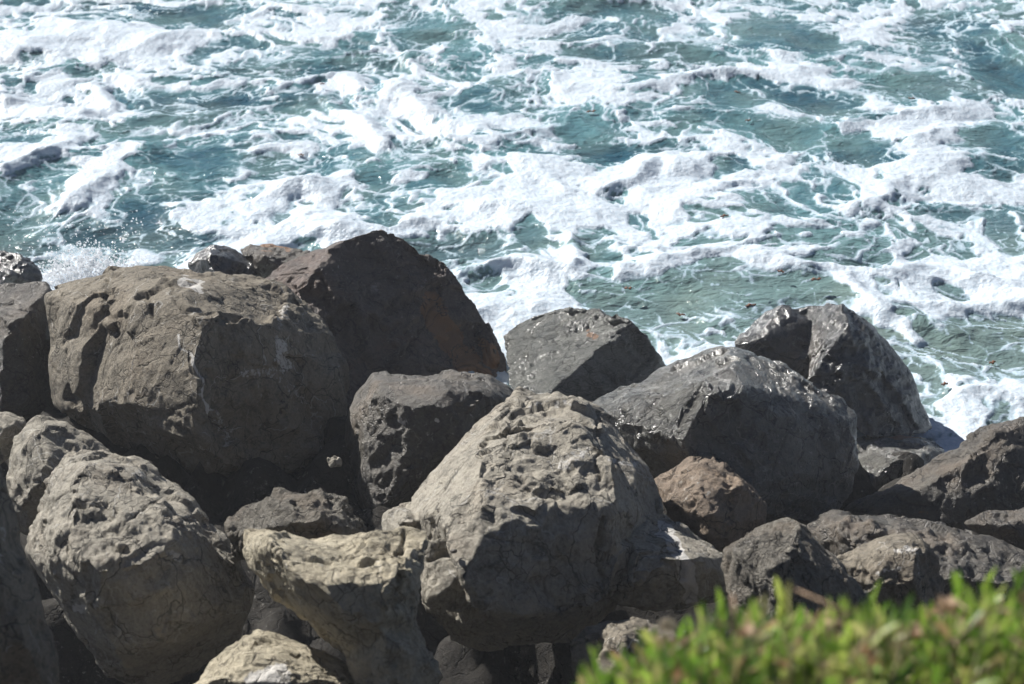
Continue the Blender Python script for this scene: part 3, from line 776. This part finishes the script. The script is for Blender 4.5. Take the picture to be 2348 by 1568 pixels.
build_rock('boulder', [([(2430,925),(2347,937),(2320,945),(2262,965),(2230,985),(2200,1015),(2150,1050),(2110,1075),(2060,1110),(2000,1140),(1950,1160),(1930,1175),(1990,1230),(2080,1250),(2200,1260),(2300,1270),(2430,1280)], [(2275,1005,.03),(2170,1078,.08),(2092,1130,.09),(2230,1210,.13),(2380,1180,.10),(1990,1190,.07)])], 9.0,
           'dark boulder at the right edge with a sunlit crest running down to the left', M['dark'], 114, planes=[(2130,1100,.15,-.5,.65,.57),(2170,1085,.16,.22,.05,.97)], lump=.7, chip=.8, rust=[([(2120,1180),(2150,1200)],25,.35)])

# third row
build_rock('boulder', [([(-60,952),(0,940),(40,948),(62,966),(50,1020),(10,1060),(-60,1080)], [(10,980,.25)])], 9.1, 'small grey stone at the left edge above the sunlit creased rock', M['grey2'], 120)
build_rock('boulder', [([(8,1090),(14,1040),(40,990),(75,960),(110,955),(160,970),(212,1000),(247,1025),(268,1055),(230,1130),(150,1200),(70,1230),(40,1210),(15,1160)], [(90,1000,.18),(120,1080,.28),(60,1130,.2)])], 8.6,
           'pale sunlit creased rock wedged at the left behind the rounded boulder', M['grey2'], 121, planes=[(100,1040,.25,-.35,.5,.79),(150,1060,.25,.4,.2,.9)], chip=.8, fine=1.3, strata=(.6,.1,.7))
build_rock('boulder', [([(505,1205),(550,1176),(580,1151),(640,1126),(700,1118),(760,1120),(800,1145),(822,1180),(845,1225),(840,1300),(700,1340),(600,1330),(545,1290),(520,1240)], [(640,1160,.2),(720,1180,.25),(600,1220,.25)])], 7.2,
           'rough pitted grey rock between the beige boulder and the dark gap', M['rough'], 122, planes=[(690,1165,.24,-.1,.75,.65)], lump=1.3, chip=1.5, fine=2.2, top=.35)
build_rock('boulder', [([(955,1240),(940,1165),(950,1130),(985,1085),(1020,1040),(1070,990),(1110,955),(1140,935),(1165,910),(1195,898),(1240,902),(1280,905),(1330,915),(1366,935),(1402,960),(1432,1000),(1462,1040),(1487,1080),(1502,1110),(1515,1160),(1490,1260),(1420,1400),(1380,1450),(1300,1480),(1150,1490),(1050,1480),(985,1430),(960,1300)],
                       [(1200,935,.06),(1330,960,.10),(1370,1040,.22),(1240,1085,.30),(1130,1150,.36),(1060,1235,.38),(1010,1200,.26),(1420,1130,.18),(1370,1350,.28),(1100,1400,.34),(1150,1020,.20)]),
                      ([(876,1216),(868,1182),(880,1154),(925,1146),(965,1160),(980,1200),(960,1240),(905,1240)], [(910,1180,.10)], .10),
                      ([(1375,1260),(1400,1200),(1450,1175),(1500,1170),(1545,1192),(1592,1220),(1642,1250),(1677,1286),(1697,1332),(1692,1372),(1650,1400),(1540,1420),(1450,1420),(1390,1390)], [(1470,1230,.06),(1560,1260,.07),(1450,1350,.10),(1600,1340,.05)], .27)], 7.75,
           'broad central boulder, sunlit on top with a white seam down its right lobe', M['grey2'], 123, planes=[(1130,1120,.33,-.45,.55,.70),(1240,1090,.33,.38,.12,.91,1385),(1200,1300,.40,.1,-.15,.98,1385),(1250,935,.10,.1,.8,.6)], lump=.9, chip=1.1, fine=1.1, top=.3,
           white=[([(1520,1205),(1550,1250),(1575,1300),(1588,1380)],17,1.5),([(1290,1060),(1330,1040)],26,.5),([(1220,930),(1300,925)],16,.45),([(1150,1100),(1120,1130)],14,.45),([(1400,1055),(1470,1060)],9,.5),([(1560,1300),(1590,1280)],12,.3)],
           cracks=[([(1385,1190),(1372,1270),(1382,1340),(1395,1385)],8,.05),([(1370,945),(1375,1040),(1372,1110)],6,.02),([(1150,985),(1165,1010),(1160,1050)],6,.02)])
build_rock('boulder', [([(960,1300),(975,1240),(1055,1228),(1062,1255),(1090,1270),(1104,1305),(1108,1340),(1090,1370),(1043,1408),(998,1400),(965,1390)], [(1010,1275,.1),(1040,1330,.25),(1000,1370,.25),(1080,1300,.15)])], 7.0,
           'small sunlit block with a ledge tucked between beige and central boulders', M['grey2'], 124, top=.1, chip=1.0, cracks=[([(985,1285),(1020,1275),(1058,1258)],7,.04)])
build_rock('boulder', [([(1500,1112),(1520,1086),(1560,1056),(1600,1040),(1640,1050),(1690,1075),(1732,1110),(1757,1150),(1757,1205),(1720,1245),(1680,1265),(1640,1275),(1580,1250),(1535,1210),(1512,1155)], [(1610,1065,.08),(1682,1110,.18),(1668,1185,.28),(1590,1150,.26),(1640,1240,.24)])], 8.2,
           'pinkish-brown rounded boulder below the large dark glossy one', M['pink'], 125, planes=[(1600,1110,.25,-.4,.5,.77),(1682,1120,.22,.62,.15,.77)], lump=.8, chip=1.0, fine=1.4, top=.3)
build_rock('boulder', [([(1848,1212),(1880,1180),(1930,1167),(2000,1172),(2060,1180),(2120,1190),(2180,1202),(2250,1222),(2300,1237),(2350,1262),(2430,1300),(2430,1440),(2250,1470),(2100,1450),(1980,1420),(1900,1300)], [(1950,1210,.1),(2100,1260,.15),(2250,1330,.2),(2000,1330,.2)])], 7.9,
           'wide flat dark rock behind the right foliage', M['dark'], 126, planes=[(2100,1240,.16,-.1,.8,.6)], top=.3, lump=.8, chip=.8, fine=1.7, white=[([(1940,1260),(1950,1285)],10,.5)])
build_rock('boulder', [([(2205,1200),(2260,1170),(2347,1160),(2430,1160),(2430,1290),(2347,1275),(2280,1250)], [(2310,1200,.2)])], 8.3, 'shaded brown stone at the right edge under the sunlit crest', M['dark'], 127)
build_rock('boulder', [([(1648,1258),(1690,1230),(1730,1200),(1780,1186),(1826,1185),(1852,1216),(1882,1240),(1922,1270),(1952,1310),(1988,1360),(2000,1420),(1940,1470),(1800,1480),(1700,1470),(1680,1380),(1670,1290)], [(1815,1200,.05),(1832,1275,.22),(1790,1320,.28),(1720,1280,.2),(1880,1360,.22),(1780,1400,.3)])], 6.75,
           'rough grey triangular boulder just above the foliage, bright on its left side', M['rough'], 128, planes=[(1770,1270,.28,-.45,.5,.74),(1832,1270,.25,.5,.2,.84)], lump=1.0, chip=1.2, fine=1.5, top=.3, white=[([(1740,1225),(1690,1260)],14,.35)])
build_rock('boulder', [([(1918,1288),(1950,1265),(1990,1240),(2040,1227),(2090,1225),(2112,1236),(2135,1270),(2180,1340),(2190,1420),(2100,1450),(2000,1440),(1955,1350)], [(2040,1260,.16),(2108,1260,.18),(2115,1350,.28),(2020,1340,.25)])], 7.15,
           'brown block with a sharp shaded right side in front of the flat rock', M['grey'], 129, planes=[(2040,1290,.25,-.25,.5,.83),(2108,1300,.2,.85,.1,.5)], chip=.9, fine=1.4, white=[([(2050,1262),(2100,1260)],9,.6),([(2010,1310),(2060,1308)],10,.5),([(2100,1295),(2110,1320)],9,.5)])

# front row
build_rock('boulder', [([(55,1252),(75,1182),(110,1110),(145,1052),(200,1040),(262,1035),(320,1050),(372,1085),(422,1125),(462,1160),(502,1210),(532,1260),(562,1300),(572,1350),(562,1402),(542,1452),(502,1495),(440,1540),(360,1570),(270,1570),(210,1525),(165,1460),(138,1380),(90,1332),(60,1290)],
                       [(210,1070,.10),(310,1150,.30),(262,1205,.36),(238,1285,.40),(110,1300,.22),(140,1180,.22),(420,1180,.16),(400,1400,.34),(300,1480,.34),(520,1380,.16)])], 7.3,
           'rounded boulder at lower left, sunlit upper left and dark below', M['grey2'], 130, planes=[(270,1062,.06,.1,.85,.52),(500,1330,.24,.7,.05,.7),(200,1180,.35,-.42,.5,.76),(262,1210,.42,.4,.08,.91),(240,1290,.46,0,-.45,.89)], lump=.8, chip=1.1, fine=1.1, top=.3,
           white=[([(390,1265),(410,1285)],14,.6),([(180,1395),(190,1400)],13,.7),([(360,1480),(380,1490)],14,.45),([(350,1405),(430,1395)],16,.4),([(310,1085),(325,1095)],12,.5)], rust=[([(450,1390),(520,1360)],18,.3)])
build_rock('boulder', [([(553,1265),(560,1216),(600,1205),(650,1210),(705,1232),(790,1250),(880,1300),(900,1420),(860,1520),(790,1500),(720,1455),(640,1390),(600,1320),(566,1292)], [(640,1250,.16),(700,1330,.22),(800,1400,.26)]),
                      ([(650,1290),(690,1250),(760,1239),(822,1227),(872,1226),(902,1211),(942,1205),(976,1215),(982,1262),(972,1350),(962,1422),(950,1500),(860,1540),(760,1470),(670,1380)], [(780,1290,.20),(905,1300,.25),(850,1420,.28),(950,1300,.14)], .0),
                      ([(585,1245),(640,1226),(760,1238),(880,1230),(950,1226),(965,1400),(850,1510),(700,1432),(600,1312)], [(700,1290,.2),(850,1300,.24),(800,1400,.28)], .0),
                      ([(790,1500),(860,1400),(930,1380),(962,1420),(976,1470),(1001,1532),(1003,1640),(860,1650),(820,1570)], [(880,1450,.2),(930,1500,.22),(900,1580,.25)], .06)], 6.25,
           'beige saddle-topped boulder, brightest of the pile, in the lower middle', M['beige'], 131, planes=[(780,1285,.24,-.15,.75,.65),(780,1400,.32,-.1,.12,.98),(910,1300,.30,.6,.05,.8)], lump=.9, chip=1.1, fine=1.1, top=.35, white=[([(855,1290),(870,1300)],16,.4)], cracks=[([(915,1215),(920,1320),(905,1400)],8,.03)])
build_rock('boulder', [([(380,1610),(430,1557),(500,1502),(540,1462),(575,1440),(622,1450),(700,1480),(770,1502),(822,1532),(852,1572),(860,1680),(380,1690)], [(580,1490,.18),(640,1560,.28),(500,1560,.2),(760,1560,.2)])], 6.2,
           'pale sunlit boulder cut by the bottom edge with a white patch on it', M['beige'], 132, planes=[(600,1500,.22,-.2,.68,.7)], lump=.9, chip=1.0, fine=1.2, top=.35, white=[([(590,1555),(650,1550)],26,.95)])
build_rock('boulder', [([(-90,1060),(-10,1040),(10,1090),(14,1150),(32,1222),(62,1302),(96,1382),(112,1452),(132,1522),(145,1640),(-90,1660)], [(-20,1300,.2),(40,1450,.2)])], 5.75,
           'smooth shaded boulder filling the lower left corner, soft out of focus', M['grey'], 133, planes=[(20,1350,.22,.35,.15,.92)], lump=.7, chip=.5, fine=.7)
build_rock('boulder', [([(1308,1475),(1340,1440),(1390,1420),(1440,1413),(1492,1420),(1542,1445),(1568,1482),(1570,1600),(1400,1620),(1320,1560)], [(1430,1460,.2),(1440,1530,.3)])], 6.6,
           'dull shaded grey stone in the dark gap beside the foliage tip', M['grey'], 134, chip=.6)
build_rock('stone', [([(748,1050),(768,1042),(784,1050),(782,1066),(755,1070)], [(766,1054,.2)])], 9.0, 'tiny pale stone in the crevice right of the largest boulder', M['grey2'], 140, cat='stone', group='small loose stones', vox=.9, white=[([(776,1052),(780,1054)],6,1)])
build_rock('pebble', [([(1029,1264),(1034,1258),(1044,1257),(1050,1261),(1048,1268),(1036,1270)], [(1039,1263,.35)])], 6.85, 'dark oval pebble resting on the ledge of the small block', M['dark'], 141, cat='pebble', group='small loose stones', vox=.6, lump=.3, chip=.1, fine=.1)

# ------------------------------------------------------------------ splash of spray
def build_splash():
    rs = np.random.RandomState(5)
    bm = bmesh.new(); bmesh.ops.create_icosphere(bm, subdivisions=1, radius=1.0)
    bv = np.array([v.co for v in bm.verts]); bf = [[v.index for v in f.verts] for f in bm.faces]; bm.free()
    vs, fs = [], []
    c = on_water(195, 640, 0.1)
    def blob(p, r, sq=1.0):
        q = bv * r * (0.8 + 0.4 * rs.rand(3)) + p
        o = len(vs); vs.extend(map(tuple, q)); fs.extend([[i + o for i in f] for f in bf])
    lumps = [(150,590,.2),(200,570,.2),(250,585,.2),(290,600,.2),(120,610,.2),(120,640,.15),(150,615,.22),(180,605,.25),(205,580,.30),(235,575,.20),(165,640,.15),(260,600,.12),(215,620,.2)]
    for i in range(2600):
        px, py, h = lumps[rs.randint(len(lumps))]
        b = on_water(px + rs.normal() * 26, 660, 0.0)
        top = (CAM + ray(px, py) * ((b[1]) / ray(px, py)[1]))[2]
        zz = top * (rs.rand() ** 0.6) + rs.normal() * 0.03
        p = np.array((b[0] + rs.normal() * 0.02, b[1] + rs.normal() * 0.10, max(zz, -0.05)))
        blob(p, abs(rs.normal()) * 0.0045 + 0.0025)
    for i in range(500):
        px = rs.uniform(20, 330); py = 650 - rs.rand() ** 1.5 * 170
        y0 = on_water(px, 650, 0)[1] + rs.uniform(-.2, .3)
        r = ray(px, py); p = CAM + r * (y0 / r[1])
        if p[2] > -0.05: blob(p, 0.003 + 0.006 * rs.rand() ** 2)
    o = mesh_obj('spray', vs, fs, spray_material())
    tag(o, 'burst of white spray thrown up behind the largest boulder', 'spray', kind='stuff')
build_splash()

# ------------------------------------------------------------------ scraps of seaweed afloat
def build_seaweed():
    m1 = plain_material('brown_seaweed', (0.16, 0.07, 0.035), 0.35, 0.4, 60)
    spots = [(665, 12, 'on the green swell by the top edge'), (738, 192, 'among the foam left of the top centre'), (690, 355, 'in the open water behind the pointed boulder'),
             (1355, 255, 'in the small green pool at upper centre'), (1690, 210, 'in the green pool at upper right'), (1715, 275, 'below the upper right pool, near foam'),
             (2090, 225, 'on the wide green patch near the right edge'), (1660, 495, 'in foam above the clear water patch'), (1790, 622, 'at the top of the clear water behind the slab'),
             (1870, 640, 'on the clear water straight above the black peak'), (1440, 660, 'on the clear water above the slab'), (1560, 720, 'floating close behind the slab'),
             (2275, 830, 'in the water beside the right edge'), (2165, 880, 'in the wash right of the black peak'), (1720, 700, 'on the clear water just left of the black peak')]
    rs = np.random.RandomState(3)
    for i, (px, py, w) in enumerate(spots):
        c = on_water(px, py, -0.1)
        n = 7; L = rs.uniform(0.05, 0.10); W = rs.uniform(0.010, 0.016); a = rs.uniform(-0.7, 0.7)
        vs, fs = [], []
        for k in range(n):
            t = k / (n - 1) - 0.5
            x = t * L; y = 0.010 * math.sin(t * 4 + i)
            ww = W * (1 - (2 * t) ** 2 * 0.8) * (0.8 + 0.4 * rs.rand())
            for s, zz in ((-1, 0.004), (1, 0.004), (1, -0.004), (-1, -0.004)):
                vs.append((x, y + s * ww, zz + 0.006 * math.sin(k * 2.1 + i)))
        for k in range(n - 1):
            b = k * 4
            for q in range(4):
                fs.append((b + q, b + (q + 1) % 4, b + 4 + (q + 1) % 4, b + 4 + q))
        fs += [(0, 3, 2, 1), (n * 4 - 4, n * 4 - 3, n * 4 - 2, n * 4 - 1)]
        o = mesh_obj('seaweed_scrap', vs, fs, m1)
        z = max(sea_z(c[0] + dx, c[1] + dy) for dx in (-.06, 0, .06) for dy in (-.03, 0, .03)) + 0.004
        r = ray(px, py); t = (z - CAM[2]) / r[2]; o.location = CAM + r * t
        o.rotation_euler = (0, 0, a)
        tag(o, 'small brown seaweed scrap ' + w, 'seaweed', 'seaweed scraps afloat')
build_seaweed()

# ------------------------------------------------------------------ foliage on the bank
LEAF = leaf_material()
STEM = plain_material('stem', (0.16, 0.14, 0.05), 0.6, 0.3, 30)
DRY = plain_material('dried_flower', (0.48, 0.34, 0.23), 0.8, 0.35, 50, 0.25)

def leaf_geo(base, direc, L, W, rs):
    d = Vector(direc).normalized()
    side = d.cross(Vector((rs.normal(), rs.normal(), rs.normal()))).normalized()
    up = side.cross(d)
    vs = []
    prof = [(0, .25), (.25, .8), (.55, 1.0), (.82, .62), (1.0, .06)]
    for t, w in prof:
        c = Vector(base) + d * (L * t) - up * (0.16 * L * t * t)
        vs.append(tuple(c + side * (W * w) + up * (W * w * .35)))
        vs.append(tuple(c - up * (W * .12)))
        vs.append(tuple(c - side * (W * w) + up * (W * w * .35)))
    fs = []
    for k in range(len(prof) - 1):
        a = k * 3
        fs += [(a, a + 1, a + 4, a + 3), (a + 1, a + 2, a + 5, a + 4)]
    return vs, fs

def stem_geo(p0, p1, r0, r1, n=5):
    p0, p1 = Vector(p0), Vector(p1); d = (p1 - p0).normalized()
    s = d.cross(Vector((0.3, 0.9, 0.1))).normalized(); u = s.cross(d)
    vs = []
    for p, r in ((p0, r0), (p1, r1)):
        for k in range(n):
            a = 2 * math.pi * k / n
            vs.append(tuple(p + s * (math.cos(a) * r) + u * (math.sin(a) * r)))
    fs = [(k, (k + 1) % n, n + (k + 1) % n, n + k) for k in range(n)] + [tuple(range(n))[::-1], tuple(range(n, 2 * n))]
    return vs, fs

def add(buf, geo, tone=None):
    o = len(buf[0]); buf[0].extend(geo[0]); buf[1].extend([tuple(i + o for i in f) for f in geo[1]])
    if tone is not None: buf[2].extend([tone] * len(geo[0]))

def shoot(rs, base, tip, nleaf, L, W, leaves, stems, tone0):
    base = Vector(base); tip = Vector(tip)
    add(stems, stem_geo(base, tip, .005, .0025))
    ax = (tip - base).normalized()
    ph = rs.rand() * 6
    for k in range(nleaf):
        t = 0.25 + 0.75 * (k + rs.rand() * .5) / nleaf
        a = ph + k * 2.4
        out = Vector((math.cos(a), math.sin(a), 0))
        d = out * (1.1 - .6 * t) + ax * (.4 + .7 * t) + Vector((rs.normal(), rs.normal(), rs.normal())) * .25
        tone = float(np.clip(tone0 + rs.normal() * .14, 0, .84))
        if rs.rand() < .13: tone = rs.uniform(.86, 1.0)
        add(leaves, leaf_geo(base.lerp(tip, t), d, L * (0.75 + .5 * rs.rand()), W * (.8 + .4 * rs.rand()), rs), tone)

def finish(name, buf, mat, parent=None):
    o = mesh_obj(name, buf[0], buf[1], mat, parent)
    if buf[2]: set_attr(o.data, 'leaf_tone', buf[2])
    return o

def edge_y(px):     # upper edge of the greenery in the photograph
    return np.interp(px, [1300, 1340, 1400, 1480, 1540, 1600, 1700, 1800, 1880, 1980, 2080, 2180, 2280, 2400, 2600], [1600, 1530, 1530, 1480, 1440, 1420, 1405, 1385, 1400, 1375, 1395, 1370, 1350, 1340, 1330])

def build_foliage():
    rs = np.random.RandomState(12)
    leaves = ([], [], []); stems = ([], [], []); dry = ([], [], [])
    for i in range(640):
        px = rs.uniform(1330, 2560); y = rs.uniform(2.35, 3.25)
        ey = edge_y(px) + 18
        py = ey + 2 + (rs.rand() ** 1.1) * (1700 - ey) * (1.0 if y < 2.9 else 0.6)
        r = ray(px, py); tip = CAM + r * (y / r[1])
        gz = float(ground_z(y))
        hgt = min(max(tip[2] - gz, .12), .45)
        base = (tip[0] + rs.normal() * .05, tip[1] + rs.normal() * .05, tip[2] - hgt)
        shoot(rs, base, tip, rs.randint(9, 14), .064, .0088, leaves, stems, rs.choice([rs.uniform(0, .3), rs.uniform(.3, .6), rs.uniform(.5, .86)]))
        if rs.rand() < .10:
            for q in range(7):
                a = q * .9
                add(dry, leaf_geo(tip, (math.cos(a), math.sin(a), .9), .03, .010, rs))
        if rs.rand() < .16:
            for q in range(2):
                add(dry, stem_geo(tip, Vector(tip) + Vector((rs.uniform(-.10, .10), rs.normal() * .05, rs.uniform(-.04, .02))), .003, .0015))
    o = finish('ground_cover', leaves, LEAF)
    tag(o, 'blurred mass of bright green narrow-leaved ground cover filling the lower right corner', 'ground cover', kind='stuff')
    s = finish('stems', stems, STEM, o); s['kind'] = 'stuff'
    d = finish('dried_flowers', dry, DRY, o); d['kind'] = 'stuff'
    # sprigs that stand clear of the mass
    S = [(1362, 1538, 2.75, .10, .45, 'lone green sprig at the far left tip of the foliage'),
         (1485, 1488, 2.80, .12, .55, 'pale green sprig beside the white bud left of the foliage'),
         (1652, 1416, 2.95, .14, .40, 'thin upright green sprig below the white-seamed lobe'),
         (1795, 1386, 2.90, .15, .78, 'tall pale yellowish sprig before the rough triangular boulder'),
         (2000, 1396, 2.90, .15, .50, 'green sprig in front of the brown block'),
         (2192, 1363, 2.90, .15, .35, 'slender dark green sprig left of the right-hand clump'),
         (2262, 1363, 2.85, .15, .55, 'bright green sprig, second from the right picture edge'),
         (2335, 1358, 2.80, .15, .30, 'dark green sprig at the right picture edge')]
    for px, py, y, h, tone, lab in S:
        r = ray(px, py); tip = CAM + r * (y / r[1])
        e = bpy.data.objects.new('leafy_sprig', None); COL.objects.link(e)
        base = Vector((tip[0] + rs.normal() * .02, tip[1], tip[2] - h - .14))
        e.location = base
        tag(e, lab, 'plant', 'sprigs standing out of the ground cover')
        lt = Vector(tip) - base
        finish('stem', (lambda g: ([*g[0]], [*g[1]], []))(stem_geo((0, 0, 0), lt, .005, .0025)), STEM, e)
        ph = rs.rand() * 6
        for k in range(11):
            t = .35 + .65 * k / 10; a = ph + k * 2.4
            d = Vector((math.cos(a), math.sin(a), 0)) * (.75 - .55 * t) + lt.normalized() * (.6 + .8 * t)
            b = ([], [], []); add(b, leaf_geo(lt * t, d, .066, .0088, rs), float(np.clip(tone + rs.normal() * .08, 0, .9)))
            finish('leaf', b, LEAF, e)
    # white bud on a stalk
    r = ray(1530, 1442); tip = Vector(CAM + r * (2.8 / r[1]))
    e = bpy.data.objects.new('flower_bud', None); COL.objects.link(e); e.location = tip - Vector((0, 0, .2))
    tag(e, 'pale dried bud on a stalk at the left of the foliage', 'flower')
    finish('stalk', (lambda g: ([*g[0]], [*g[1]], []))(stem_geo((0, 0, 0), (0, 0, .2), .004, .002)), STEM, e)
    pale = plain_material('pale_bud', (0.62, 0.55, 0.45), .7, .2, 60, .2)
    b = ([], [], [])
    for q in range(16):
        a = q * 2.4; t = q / 16
        add(b, leaf_geo((0, 0, .2), (math.cos(a) * (1 - t), math.sin(a) * (1 - t), .2 + t), .022, .008, rs))
    finish('bud', (b[0], b[1], []), pale, e)
build_foliage()

# ------------------------------------------------------------------ haze volume added to lift the dark tones
def build_haze():
    x0, x1, y0, y1, z0, z1 = -1400, 1400, -900, 3900, -8.0, 6.8
    v = [(x, y, z) for z in (z0, z1) for y in (y0, y1) for x in (x0, x1)]
    f = [(0, 2, 3, 1), (4, 5, 7, 6), (0, 1, 5, 4), (2, 6, 7, 3), (0, 4, 6, 2), (1, 3, 7, 5)]
    m = bpy.data.materials.new('black_lift_haze'); m.use_nodes = True
    t = m.node_tree; t.nodes.clear()
    pv = t.nodes.new('ShaderNodeVolumePrincipled')
    pv.inputs['Color'].default_value = (0.93, 0.96, 1.0, 1); pv.inputs['Density'].default_value = 0.0028
    out = t.nodes.new('ShaderNodeOutputMaterial'); t.links.new(pv.outputs[0], out.inputs['Volume'])
    o = mesh_obj('haze', v, f, m, smooth=False)
    tag(o, 'thin pale haze added over rocks and sea to lift the blacks', 'haze', kind='stuff')
build_haze()
